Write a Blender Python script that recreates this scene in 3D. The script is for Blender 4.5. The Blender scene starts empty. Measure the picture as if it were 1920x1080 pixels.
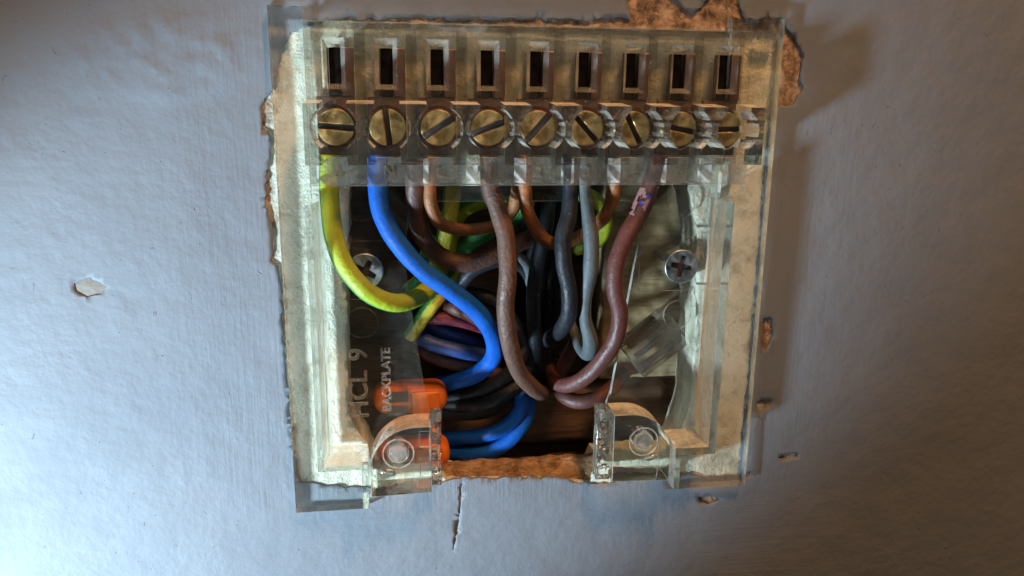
import bpy, bmesh, math, random
from mathutils import Vector, Matrix, noise, geometry

random.seed(7)
S = bpy.context.scene
COL = S.collection
MM = 0.001
# Wall frame: u right, v down, h out of the wall towards the viewer, all in millimetres.
def P(u, v, h):
    return Vector((u * MM, -h * MM, -v * MM))

# ------------------------------------------------------------------ camera
CU, CV, CH = -25.20, -31.44, 142.47
RX, RY, RZ, FPX = 0.234305, -0.149848, 0.011339, 1482.65
def _rot():
    c, s = math.cos, math.sin
    X = Matrix(((1, 0, 0), (0, c(RX), -s(RX)), (0, s(RX), c(RX))))
    Y = Matrix(((c(RY), 0, s(RY)), (0, 1, 0), (-s(RY), 0, c(RY))))
    Z = Matrix(((c(RZ), -s(RZ), 0), (s(RZ), c(RZ), 0), (0, 0, 1)))
    return Z @ X @ Y
M3 = _rot()
def T(f): return Vector((f[0], f[2], -f[1]))
right, down, fwd = T(M3[0]), T(M3[1]), T(M3[2])
cam_d = bpy.data.cameras.new('camera')
cam = bpy.data.objects.new('camera', cam_d)
COL.objects.link(cam)
cm = Matrix((right, -down, -fwd)).transposed().to_4x4()
cm.translation = P(CU, CV, CH)
cam.matrix_world = cm
cam_d.sensor_width = 36
cam_d.lens = FPX / 1920 * 36
cam_d.clip_start = 0.005
cam_d.clip_end = 20
S.camera = cam
def un(px, py, h):
    """point of the place at height h over the wall that is seen at (px, py) of the survey photo -> (u, v)"""
    d = M3.transposed() @ Vector(((px - 960) / FPX, (py - 540) / FPX, 1))
    t = (CH - h) / d.z
    return CU + t * d.x, CV + t * d.y
def Q(px, py, h):
    u, v = un(px, py, h)
    return P(u, v, h)

# ------------------------------------------------------------------ light
S.view_settings.view_transform = 'Standard'
S.view_settings.look = 'None'
S.view_settings.gamma = 1
S.view_settings.exposure = 0
W = bpy.data.worlds.new('World')
S.world = W
W.use_nodes = True
bg = W.node_tree.nodes['Background']
bg.inputs['Color'].default_value = (1.0, 0.86, 0.72, 1)
bg.inputs['Strength'].default_value = 0.022
def area(name, pos, aim, size, power, color):
    d = bpy.data.lights.new(name, 'AREA')
    d.shape = 'DISK'
    d.size = size * MM
    d.energy = power
    d.color = color
    o = bpy.data.objects.new(name, d)
    COL.objects.link(o)
    o.location = P(*pos)
    o.rotation_euler = (P(*aim) - P(*pos)).to_track_quat('-Z', 'Y').to_euler()
    return o
# cool torch beam from the lower left, its edge falling off over the right half of the wall
td = bpy.data.lights.new('torch', 'SPOT')
td.energy = 5.9
td.color = (0.635, 0.84, 1.0)
td.shadow_soft_size = 13 * MM
td.spot_size = math.radians(49)
td.spot_blend = 0.36
to = bpy.data.objects.new('torch', td)
COL.objects.link(to)
to.location = P(-176, 103, 97)
to.rotation_euler = (P(-79, 44, 0) - P(-176, 103, 97)).to_track_quat('-Z', 'Y').to_euler()
area('warm_lamp', (85, -370, 212), (10, 10, 0), 70, 1.95, (1.0, 0.51, 0.21))
area('fill_light', (20, -130, 340), (0, 0, 0), 120, 0.085, (1.0, 0.90, 0.82))  # added soft fill to brighten wires and block, no known source

S.cycles.max_bounces = 24
S.cycles.transmission_bounces = 20
S.cycles.transparent_max_bounces = 24
S.cycles.glossy_bounces = 8
S.cycles.diffuse_bounces = 4
S.cycles.caustics_refractive = True
S.cycles.caustics_reflective = True
S.cycles.blur_glossy = 0.5
S.cycles.sample_clamp_indirect = 6.0

# ------------------------------------------------------------------ materials
def mat(name):
    m = bpy.data.materials.new(name)
    m.use_nodes = True
    nt = m.node_tree
    return m, nt, nt.nodes['Principled BSDF'], nt.nodes['Material Output']
def node(nt, typ, **kw):
    n = nt.nodes.new(typ)
    for k, v in kw.items():
        if k in n.inputs: n.inputs[k].default_value = v
        else: setattr(n, k, v)
    return n
def coord(nt, scale=(1, 1, 1), rot=(0, 0, 0), loc=(0, 0, 0)):
    tc = node(nt, 'ShaderNodeTexCoord')
    mp = node(nt, 'ShaderNodeMapping', Scale=scale, Rotation=rot, Location=loc)
    nt.links.new(tc.outputs['Object'], mp.inputs['Vector'])
    return mp.outputs['Vector']
def noi(nt, vec, scale, detail=4, rough=.55, dist=0):
    n = node(nt, 'ShaderNodeTexNoise', Scale=scale, Detail=detail, Roughness=rough, Distortion=dist)
    nt.links.new(vec, n.inputs['Vector'])
    return n.outputs['Fac']
def ramp(nt, fac, stops):
    r = node(nt, 'ShaderNodeValToRGB')
    e = r.color_ramp.elements
    while len(e) < len(stops): e.new(0.5)
    for i, (p, c) in enumerate(stops):
        e[i].position = p
        e[i].color = (*c, 1) if len(c) == 3 else c
    nt.links.new(fac, r.inputs['Fac'])
    return r.outputs['Color']
def math2(nt, op, a, b):
    n = node(nt, 'ShaderNodeMath', operation=op)
    for i, x in enumerate((a, b)):
        if isinstance(x, (int, float)): n.inputs[i].default_value = x
        else: nt.links.new(x, n.inputs[i])
    return n.outputs[0]
def bump(nt, height, dist, strength=1.0, normal=None):
    b = node(nt, 'ShaderNodeBump', Strength=strength, Distance=dist)
    nt.links.new(height, b.inputs['Height'])
    if normal is not None: nt.links.new(normal, b.inputs['Normal'])
    return b.outputs['Normal']
def mixc(nt, fac, a, b):
    n = node(nt, 'ShaderNodeMix', data_type='RGBA')
    if isinstance(fac, (int, float)): n.inputs[0].default_value = fac
    else: nt.links.new(fac, n.inputs[0])
    for i, x in ((6, a), (7, b)):
        if isinstance(x, tuple): n.inputs[i].default_value = (*x, 1)
        else: nt.links.new(x, n.inputs[i])
    return n.outputs[2]

def make_paint():
    m, nt, b, o = mat('blue_grey_paint')
    v = coord(nt)
    big = noi(nt, v, 30, 3)
    col = ramp(nt, big, [(0.3, (0.135, 0.155, 0.180)), (0.7, (0.160, 0.180, 0.203))])
    dirt = noi(nt, v, 180, 6, .7)
    dm = ramp(nt, dirt, [(0.66, (0, 0, 0)), (0.80, (1, 1, 1))])
    col = mixc(nt, math2(nt, 'MULTIPLY', dm, .4), col, (0.13, 0.11, 0.095))
    nt.links.new(col, b.inputs['Base Color'])
    b.inputs['Roughness'].default_value = 0.48
    rg = ramp(nt, noi(nt, v, 120, 4), [(0.3, (.62,) * 3), (0.7, (.78,) * 3)])
    nt.links.new(rg, b.inputs['Roughness'])
    b.inputs['Specular IOR Level'].default_value = .3
    # roller stipple, brush streaks up and down, a few pimples
    st = noi(nt, v, 620, 3, .6)
    mid = noi(nt, v, 210, 3, .55)
    br = noi(nt, coord(nt, (1400, 1, 70)), 1.0, 3, .6)
    brh = noi(nt, coord(nt, (60, 1, 1300), loc=(3, 0, 5)), 1.0, 3, .6)
    # brushed band around the plate, roller stipple beyond
    tc = node(nt, 'ShaderNodeTexCoord')
    sx = node(nt, 'ShaderNodeSeparateXYZ'); nt.links.new(tc.outputs['Object'], sx.inputs[0])
    au = math2(nt, 'ABSOLUTE', sx.outputs[0], 0)
    side = node(nt, 'ShaderNodeMapRange'); side.inputs[1].default_value = .072; side.inputs[2].default_value = .05
    nt.links.new(au, side.inputs[0])
    tb = node(nt, 'ShaderNodeMapRange'); tb.inputs[1].default_value = .044; tb.inputs[2].default_value = .050
    av = math2(nt, 'ABSOLUTE', sx.outputs[2], 0); nt.links.new(av, tb.inputs[0])
    hor = math2(nt, 'MULTIPLY', brh, math2(nt, 'MULTIPLY', tb.outputs[0], side.outputs[0]))
    ver = math2(nt, 'MULTIPLY', br, math2(nt, 'MULTIPLY', side.outputs[0], math2(nt, 'SUBTRACT', 1.0, tb.outputs[0])))
    gr = ramp(nt, noi(nt, v, 45, 3), [(0.35, (.12,) * 3), (0.65, (.5,) * 3)])
    h = math2(nt, 'ADD', math2(nt, 'MULTIPLY', st, gr), math2(nt, 'MULTIPLY', mid, 1.2))
    h = math2(nt, 'ADD', h, math2(nt, 'MULTIPLY', math2(nt, 'ADD', hor, ver), .40))
    pim = ramp(nt, noi(nt, v, 760, 3, .6), [(0.70, (0, 0, 0)), (0.78, (1, 1, 1))])
    h = math2(nt, 'ADD', h, math2(nt, 'MULTIPLY', pim, .12))
    pit = ramp(nt, noi(nt, coord(nt, loc=(.7, 0, .3)), 560, 3, .6, .8), [(0.70, (0, 0, 0)), (0.74, (1, 1, 1))])
    h = math2(nt, 'SUBTRACT', h, math2(nt, 'MULTIPLY', pit, .5))
    nt.links.new(bump(nt, h, .00028, .9), b.inputs['Normal'])
    return m
def make_plaster():
    m, nt, b, o = mat('bare_plaster')
    v = coord(nt)
    tc = node(nt, 'ShaderNodeTexCoord')
    sx = node(nt, 'ShaderNodeSeparateXYZ'); nt.links.new(tc.outputs['Object'], sx.inputs[0])
    # filler skim under the plate, old brown undercoat towards and beyond its edge
    n1 = noi(nt, v, 90, 5, .65)
    au = math2(nt, 'ABSOLUTE', sx.outputs[0], 0)
    k = math2(nt, 'ADD', au, math2(nt, 'MULTIPLY', math2(nt, 'SUBTRACT', n1, .5), .016))
    mr = node(nt, 'ShaderNodeMapRange'); mr.inputs[1].default_value = .0448; mr.inputs[2].default_value = .0472
    nt.links.new(k, mr.inputs[0])
    top = node(nt, 'ShaderNodeMapRange'); top.inputs[1].default_value = .0425; top.inputs[2].default_value = .0445
    nt.links.new(sx.outputs[2], top.inputs[0])
    bot = node(nt, 'ShaderNodeMapRange'); bot.inputs[1].default_value = -.0465; bot.inputs[2].default_value = -.0480
    nt.links.new(sx.outputs[2], bot.inputs[0])
    edge = math2(nt, 'MAXIMUM', math2(nt, 'MAXIMUM', mr.outputs[0], bot.outputs[0]), top.outputs[0])
    cream = ramp(nt, noi(nt, v, 160, 6, .7), [(0.3, (0.28, 0.275, 0.21)), (0.5, (0.56, 0.57, 0.47)), (0.72, (0.63, 0.63, 0.54))])
    brown = ramp(nt, noi(nt, v, 420, 6, .7, .4), [(0.36, (0.06, 0.035, 0.02)), (0.5, (0.26, 0.165, 0.10)), (0.64, (0.50, 0.37, 0.26))])
    nt.links.new(mixc(nt, edge, cream, brown), b.inputs['Base Color'])
    b.inputs['Roughness'].default_value = .9
    h = math2(nt, 'ADD', noi(nt, v, 300, 6, .7), math2(nt, 'MULTIPLY', noi(nt, v, 1400, 4, .7), .5))
    nt.links.new(bump(nt, h, .0009, 1), b.inputs['Normal'])
    return m
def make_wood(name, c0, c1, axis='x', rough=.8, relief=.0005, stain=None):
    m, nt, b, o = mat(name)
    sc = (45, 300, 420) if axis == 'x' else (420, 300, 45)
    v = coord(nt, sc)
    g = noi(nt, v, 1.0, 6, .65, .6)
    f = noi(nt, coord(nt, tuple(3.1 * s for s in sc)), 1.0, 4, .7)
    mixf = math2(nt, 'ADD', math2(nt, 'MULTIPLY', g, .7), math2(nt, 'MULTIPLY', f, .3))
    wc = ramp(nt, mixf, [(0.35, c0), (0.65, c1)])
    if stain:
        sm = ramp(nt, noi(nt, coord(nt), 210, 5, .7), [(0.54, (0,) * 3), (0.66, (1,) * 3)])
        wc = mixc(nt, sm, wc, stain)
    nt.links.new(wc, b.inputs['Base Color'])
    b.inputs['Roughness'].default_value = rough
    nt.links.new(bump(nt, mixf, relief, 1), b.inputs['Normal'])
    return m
def make_clear(name, tint=(.985, .985, .955), dust=.05, rough=.012, wave=.00003, dustcol=(.62, .60, .52), thin=False):
    """clear moulded plastic: refracting (thin: a flat skin that light crosses straight), a little wavy, dusty in patches"""
    m = bpy.data.materials.new(name); m.use_nodes = True
    nt = m.node_tree; nt.nodes.clear()
    out = node(nt, 'ShaderNodeOutputMaterial')
    v = coord(nt)
    nb = bump(nt, noi(nt, v, 170, 2, .4), wave * 10, .25)
    if thin:
        t = node(nt, 'ShaderNodeBsdfTransparent', Color=(*tint, 1))
        gl = node(nt, 'ShaderNodeBsdfGlossy', Roughness=.05)
        nt.links.new(nb, gl.inputs['Normal'])
        lw = node(nt, 'ShaderNodeLayerWeight', Blend=.5)
        p5 = math2(nt, 'POWER', lw.outputs['Facing'], 5.0)
        fr = math2(nt, 'ADD', math2(nt, 'MULTIPLY', p5, .9), .04)
        g = node(nt, 'ShaderNodeMixShader')
        nt.links.new(fr, g.inputs[0]); nt.links.new(t.outputs[0], g.inputs[1]); nt.links.new(gl.outputs[0], g.inputs[2])
    else:
        g = node(nt, 'ShaderNodeBsdfGlass', Color=(*tint, 1), Roughness=rough, IOR=1.49)
        nt.links.new(nb, g.inputs['Normal'])
    d = node(nt, 'ShaderNodeBsdfDiffuse', Color=(*dustcol, 1))
    dn = noi(nt, v, 240, 6, .75)
    sp = noi(nt, v, 2600, 2, .5)
    df = ramp(nt, dn, [(0.35, (.25,) * 3), (0.75, (1,) * 3)])
    spk = ramp(nt, sp, [(0.70, (0,) * 3), (0.78, (1,) * 3)])
    fac = math2(nt, 'ADD', math2(nt, 'MULTIPLY', df, dust), math2(nt, 'MULTIPLY', spk, dust * 4))
    mx = node(nt, 'ShaderNodeMixShader')
    nt.links.new(fac, mx.inputs[0]); nt.links.new(g.outputs[0], mx.inputs[1]); nt.links.new(d.outputs[0], mx.inputs[2])
    nt.links.new(mx.outputs[0], out.inputs['Surface'])
    return m
def make_pvc(name, col, worn=None, rough=.42, grain=1.0):
    m, nt, b, o = mat(name)
    v = coord(nt)
    n = noi(nt, v, 260, 5, .65)
    dark = tuple(c * .8 for c in col)
    c = ramp(nt, n, [(0.35, dark), (0.65, col)])
    w = ramp(nt, noi(nt, v, 520, 5, .7), [(0.66, (0,) * 3), (0.74, (1,) * 3)])
    wc = worn or tuple(min(1, x * 1.5 + .05) for x in col)
    c = mixc(nt, math2(nt, 'MULTIPLY', w, .55), c, wc)
    b.inputs['Specular IOR Level'].default_value = .36
    fl = ramp(nt, noi(nt, v, 2300, 2, .5), [(0.71, (0,) * 3), (0.76, (1,) * 3)])
    c = mixc(nt, math2(nt, 'MULTIPLY', fl, .4), c, (.36, .34, .30))
    nt.links.new(c, b.inputs['Base Color'])
    nt.links.new(ramp(nt, n, [(0.3, (rough * .85,) * 3), (0.7, (min(1, rough * 1.4),) * 3)]), b.inputs['Roughness'])
    h = math2(nt, 'ADD', noi(nt, v, 1500, 3, .6), math2(nt, 'MULTIPLY', noi(nt, v, 380, 3), .9))
    nt.links.new(bump(nt, h, .00022 * grain, .8), b.inputs['Normal'])
    return m
def make_metal(name, c0, c1, rough=.32):
    m, nt, b, o = mat(name)
    v = coord(nt)
    nt.links.new(ramp(nt, noi(nt, v, 420, 5, .7), [(0.35, c0), (0.65, c1)]), b.inputs['Base Color'])
    b.inputs['Metallic'].default_value = 1
    nt.links.new(ramp(nt, noi(nt, v, 700, 4, .6), [(0.3, (rough * .7,) * 3), (0.7, (rough * 1.5,) * 3)]), b.inputs['Roughness'])
    nt.links.new(bump(nt, noi(nt, v, 900, 4, .7), .00008, .7), b.inputs['Normal'])
    return m
def make_plain(name, col, rough=.7, nscale=500):
    m, nt, b, o = mat(name)
    v = coord(nt)
    nt.links.new(ramp(nt, noi(nt, v, nscale, 4, .6), [(0.3, tuple(c * .7 for c in col)), (0.7, col)]), b.inputs['Base Color'])
    b.inputs['Roughness'].default_value = rough
    nt.links.new(bump(nt, noi(nt, v, nscale * 2, 4), .00008, .6), b.inputs['Normal'])
    return m
PAINT = make_paint()
PLASTER = make_plaster()
def make_crumb():
    m, nt, b, o = mat('crumbling_raw_edge')
    v = coord(nt)
    f = noi(nt, coord(nt, (300, 600, 900)), 1.0, 6, .75, .5)
    c = ramp(nt, f, [(0.34, (0.16, 0.075, 0.035)), (0.5, (0.52, 0.29, 0.13)), (0.66, (0.74, 0.50, 0.28))])
    st = ramp(nt, noi(nt, v, 190, 5, .7), [(0.5, (0,) * 3), (0.64, (1,) * 3)])
    nt.links.new(mixc(nt, math2(nt, 'MULTIPLY', st, .6), c, (0.11, 0.06, 0.035)), b.inputs['Base Color'])
    b.inputs['Roughness'].default_value = .95
    h = math2(nt, 'ADD', noi(nt, v, 1100, 6, .8), f)
    nt.links.new(bump(nt, h, .0011, 1), b.inputs['Normal'])
    return m

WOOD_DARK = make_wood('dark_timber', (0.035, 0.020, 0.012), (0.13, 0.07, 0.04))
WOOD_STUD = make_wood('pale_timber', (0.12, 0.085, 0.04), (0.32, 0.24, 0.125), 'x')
WOOD_SILL = make_crumb()
CLEAR = make_clear('clear_plastic')
CLEAR_BLOCK = make_clear('clear_block_plastic', tint=(.985, .98, .955), dust=.09, rough=.015)
LEDGE = make_clear('lit_ledge_plastic', dust=.72, rough=.08, dustcol=(.84, .78, .66))  # pale top faces, light from above put into the colour
FROST = make_clear('frosted_glint_plastic', dust=.30, rough=.12, wave=.0001, dustcol=(.66, .65, .60))  # pale haze stands in for light caught on bevels, grooves and collars
LETTER = make_clear('raised_letter_plastic', dust=.25, rough=.05, wave=.0001)
MARK = make_clear('moulded_mark_plastic', dust=.10, rough=.05, wave=.0001)
EDGE = make_clear('edge_highlight_plastic', dust=.55, rough=.06, dustcol=(.82, .80, .74))  # bright bevels, edge highlights put into the colour
CHEEK = make_clear('reflection_cheek_plastic', dust=.85, rough=.1, dustcol=(.84, .83, .83))  # near white, so the entry panels look like reflections
CLEAR_SKIN = make_clear('clear_plastic_skin', dust=.03, thin=True)
RIB_SKIN = make_clear('thick_rib_skin', tint=(.70, .69, .655), dust=.035, thin=True)  # grey tint stands in for dark surroundings refracted by thick plastic
SKIRT_SKIN = make_clear('dulled_skirt_skin', tint=(.84, .83, .81), dust=.15, thin=True)  # tint and haze stand in for refraction dulling the wires behind
BLOCK_SKIN = make_clear('clear_block_skin', tint=(.975, .97, .945), dust=.03, thin=True)
CLEAR_BROKEN = make_clear('broken_clear_plastic', tint=(.98, .97, .93), dust=.12, rough=.06, wave=.00012)
CLEAR_GREY = make_clear('smoky_clear_plastic', tint=(.90, .89, .87), dust=.09, rough=.05)
BRASS = make_metal('worn_brass', (0.27, 0.17, 0.06), (0.66, 0.50, 0.22), .34)
SLOT_DARK = make_plain('slot_dark', (0.025, 0.016, 0.014), .8)  # near-black tone of screw slots, cross recesses and ticks
OXID = make_metal('oxidised_terminal', (0.10, 0.062, 0.05), (0.20, 0.12, 0.09), .45)
BLACK = make_plain('socket_shade', (0.006, 0.005, 0.005), 1.0)  # flat black stands in for the shade inside the slots
BLACK.node_tree.nodes['Principled BSDF'].inputs['Specular IOR Level'].default_value = .1
ZINC = make_metal('zinc_steel', (0.30, 0.36, 0.37), (0.50, 0.56, 0.57), .36)

# ------------------------------------------------------------------ object helpers
def obj_from_bm(name, bm, mats, parent=None, smooth=False):
    me = bpy.data.meshes.new(name)
    bmesh.ops.recalc_face_normals(bm, faces=bm.faces[:])
    bm.to_mesh(me); bm.free()
    for m in (mats if isinstance(mats, (list, tuple)) else [mats]): me.materials.append(m)
    o = bpy.data.objects.new(name, me)
    COL.objects.link(o)
    if parent is not None: o.parent = parent
    if smooth:
        for p in me.polygons: p.use_smooth = True
    return o
def tag(o, label=None, cat=None, group=None, kind=None):
    if label: o['label'] = label
    if cat: o['category'] = cat
    if group: o['group'] = group
    if kind: o['kind'] = kind
    return o
def empty(name):
    o = bpy.data.objects.new(name, None)
    o.empty_display_size = .005
    COL.objects.link(o)
    return o
def box(bm, u0, u1, v0, v1, h0, h1, mi=0):
    vs = [bm.verts.new(P(u, v, h)) for h in (h0, h1) for (u, v) in ((u0, v0), (u1, v0), (u1, v1), (u0, v1))]
    for f in ((0, 1, 2, 3), (7, 6, 5, 4), (0, 4, 5, 1), (1, 5, 6, 2), (2, 6, 7, 3), (3, 7, 4, 0)):
        bm.faces.new([vs[i] for i in f]).material_index = mi
def frustum(bm, a, h0, b, h1):
    """a, b = (u0, u1, v0, v1) at h0 and h1"""
    vs = []
    for (r, h) in ((a, h0), (b, h1)):
        for (u, v) in ((r[0], r[2]), (r[1], r[2]), (r[1], r[3]), (r[0], r[3])): vs.append(bm.verts.new(P(u, v, h)))
    for f in ((0, 1, 2, 3), (7, 6, 5, 4), (0, 4, 5, 1), (1, 5, 6, 2), (2, 6, 7, 3), (3, 7, 4, 0)):
        bm.faces.new([vs[i] for i in f])
def prism(bm, poly, h0, h1, mi=0):
    a = [bm.verts.new(P(u, v, h0)) for u, v in poly]
    b = [bm.verts.new(P(u, v, h1)) for u, v in poly]
    n = len(poly)
    bm.faces.new(a).material_index = mi
    bm.faces.new(b[::-1]).material_index = mi
    for i in range(n):
        bm.faces.new((a[i], a[(i + 1) % n], b[(i + 1) % n], b[i])).material_index = mi
def circle(u, v, r, n=32, a0=0.0, a1=2 * math.pi, close=True):
    k = n if close else n - 1
    return [(u + r * math.cos(a0 + (a1 - a0) * i / k), v + r * math.sin(a0 + (a1 - a0) * i / k)) for i in range(n)]
def bevelled(o, w=.15, seg=2, ang=35, mi=None):
    md = o.modifiers.new('edge', 'BEVEL')
    md.width = w * MM; md.segments = seg; md.limit_method = 'ANGLE'; md.angle_limit = math.radians(ang)
    md.harden_normals = False
    if mi is not None: md.material = mi
    return o
def tmp(fn):
    bm = bmesh.new(); fn(bm)
    bmesh.ops.recalc_face_normals(bm, faces=bm.faces[:])
    me = bpy.data.meshes.new('solid'); bm.to_mesh(me); bm.free()
    return bpy.data.objects.new('solid', me)
def solid(name, adds, cuts, material, parent):
    """unite the solids in adds, take away the ones in cuts -> one closed mesh"""
    base = tmp(adds[0]); COL.objects.link(base)
    ca = bpy.data.collections.new('adds'); cb = bpy.data.collections.new('cuts')
    S.collection.children.link(ca); S.collection.children.link(cb)
    extra = []
    for fn in adds[1:]:
        o = tmp(fn); ca.objects.link(o); extra.append(o)
    for fn in cuts:
        o = tmp(fn); cb.objects.link(o); extra.append(o)
    if adds[1:]:
        m = base.modifiers.new('u', 'BOOLEAN'); m.operation = 'UNION'; m.operand_type = 'COLLECTION'; m.collection = ca; m.solver = 'EXACT'
    if cuts:
        m = base.modifiers.new('d', 'BOOLEAN'); m.operation = 'DIFFERENCE'; m.operand_type = 'COLLECTION'; m.collection = cb; m.solver = 'EXACT'
    dg = bpy.context.evaluated_depsgraph_get()
    me = bpy.data.meshes.new_from_object(base.evaluated_get(dg))
    me.name = name
    for o in extra + [base]:
        d = o.data; bpy.data.objects.remove(o); bpy.data.meshes.remove(d)
    bpy.data.collections.remove(ca); bpy.data.collections.remove(cb)
    me.materials.clear(); me.materials.append(material)
    for p in me.polygons: p.material_index = 0
    bm = bmesh.new(); bm.from_mesh(me)
    bmesh.ops.remove_doubles(bm, verts=bm.verts, dist=2e-6)
    bmesh.ops.dissolve_limit(bm, angle_limit=math.radians(1.0), verts=bm.verts, edges=bm.edges)
    bm.to_mesh(me); bm.free()
    skin = {CLEAR: CLEAR_SKIN, CLEAR_BLOCK: BLOCK_SKIN}.get(material)
    if skin:                     # broad faces parallel to the wall are flat skins, the edges refract
        me.materials.append(skin)
        for p in me.polygons:
            if abs(p.normal.y) > .995: p.material_index = 1
        me.materials.append(LEDGE); me.materials.append(FROST); me.materials.append(EDGE); me.materials.append(RIB_SKIN); me.materials.append(SKIRT_SKIN)
        if name == 'base_plate':
            for p in me.polygons:
                if p.material_index == 1 and p.center.y < -.0075: p.material_index = 5
                elif p.material_index == 0 and -.0013 < p.center.y < -.0003 and abs(p.normal.y) < .1: p.material_index = 1
                elif p.material_index == 0 and -.0002 < p.center.y < .0003 and abs(p.normal.y) < .1: p.material_index = 4
                elif p.material_index == 0 and -.0062 < p.center.y < -.0028 and abs(p.normal.x) > .9: p.material_index = 3
        if name == 'terminal_block':
            for p in me.polygons:
                if p.material_index == 1:
                    hh = -p.center.y / MM; vv = -p.center.z / MM
                    if hh > 10 or hh < .7 and vv < -20: p.material_index = 5
                    elif 5.4 < hh < 5.8: p.material_index = 6
        for p in me.polygons:    # up-facing faces and slot mouths go pale, caught light put into their colour
            if p.normal.z > .55 and p.center.y < -.0042: p.material_index = 2
            elif name == 'terminal_block' and -.0057 < p.center.y and abs(p.normal.x) > .9: p.material_index = 1
            elif name == 'terminal_block' and p.center.y < -.0042 and abs(p.normal.y) < .1 and max(abs(p.normal.x), abs(p.normal.z)) < .985: p.material_index = 3
            elif name == 'terminal_block' and -.00399 < p.center.y < -.0037 and abs(p.normal.y) < .1 and p.area < 2e-7: p.material_index = 3
            elif name == 'base_plate' and -.00096 < p.center.y < -.00035 and abs(p.normal.y) < .3: p.material_index = 3
            elif name == 'mounting_boss' and -.00699 < p.center.y < -.0068 and abs(p.normal.y) < .3: p.material_index = 3
            elif name == 'terminal_block' and .25 < abs(p.normal.y) < .95: p.material_index = 3
            elif name == 'mounting_boss' and p.normal.z > .2 and p.center.y > -.0069 and p.area > 1e-7: p.material_index = 2
    o = bpy.data.objects.new(name, me); COL.objects.link(o); o.parent = parent
    return o

# ------------------------------------------------------------------ the wall (setting)
def ragged(pts, step=1.2, amp=.5, seed=0):
    """pixel outline -> closed (u, v) polygon with broken edges"""
    uv = [un(x, y, 0) for x, y in pts]
    out = []
    for i in range(len(uv)):
        a, b = Vector(uv[i]), Vector(uv[(i + 1) % len(uv)])
        L = (b - a).length
        k = max(1, int(L / step))
        nrm = Vector((-(b - a).y, (b - a).x)).normalized() if L > 1e-6 else Vector((0, 0))
        for j in range(k):
            p = a.lerp(b, j / k)
            q = noise.noise(Vector((p.x * .9 + seed, p.y * .9, 3.1))) * amp + noise.noise(Vector((p.x * 2.7, p.y * 2.7, seed + 9))) * amp * .6
            out.append(p + nrm * q)
    return out
def inside(p, poly):
    x, y = p; r = False; n = len(poly); j = n - 1
    for i in range(n):
        xi, yi = poly[i]; xj, yj = poly[j]
        if (yi > y) != (yj > y) and x < (xj - xi) * (y - yi) / (yj - yi) + xi: r = not r
        j = i
    return r
MAIN_HOLE = [(578, 48), (545, 62), (524, 110), (516, 165), (502, 178), (490, 200), (494, 240), (512, 262), (506, 300), (499, 330), (498, 380),
             (509, 420), (513, 455), (507, 490), (522, 500), (527, 540), (528, 590), (532, 640), (538, 700), (544, 780), (551, 850), (562, 905),
             (640, 912), (700, 915), (760, 912), (830, 905), (862, 897), (960, 896), (1060, 897), (1090, 908), (1140, 908), (1190, 900), (1250, 885),
             (1330, 893), (1384, 893), (1394, 800), (1404, 700), (1417, 560), (1430, 400), (1442, 240), (1452, 204), (1490, 196), (1508, 165), (1501, 150),
             (1507, 100), (1492, 70), (1470, 40), (1442, 32), (1402, 44), (1392, 20), (1385, -12), (1340, -18), (1318, 12), (1300, 27), (1276, 8), (1250, -12),
             (1205, -16), (1178, -2), (1183, 33), (1100, 38), (1000, 34), (900, 37), (800, 33), (640, 36)]
CHIPS = [[(138, 532), (168, 520), (200, 538), (188, 552), (162, 557), (142, 547)],
         [(1430, 600), (1447, 598), (1450, 625), (1440, 650), (1428, 665), (1426, 640)],
         [(1420, 752), (1446, 750), (1446, 760), (1428, 772), (1421, 768)],
         [(1310, 934), (1332, 927), (1350, 937), (1330, 946), (1312, 944)],
         [(1388, 888), (1410, 883), (1406, 892), (1390, 897)],
         [(1423, 530), (1431, 525), (1428, 550), (1422, 548)],
         [(1458, 858), (1472, 852), (1500, 850), (1496, 857), (1470, 862)],
         [(864, 907), (867, 907), (864, 950), (857, 1000), (850, 1030), (849, 1029), (855, 999), (862, 950)]]
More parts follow.
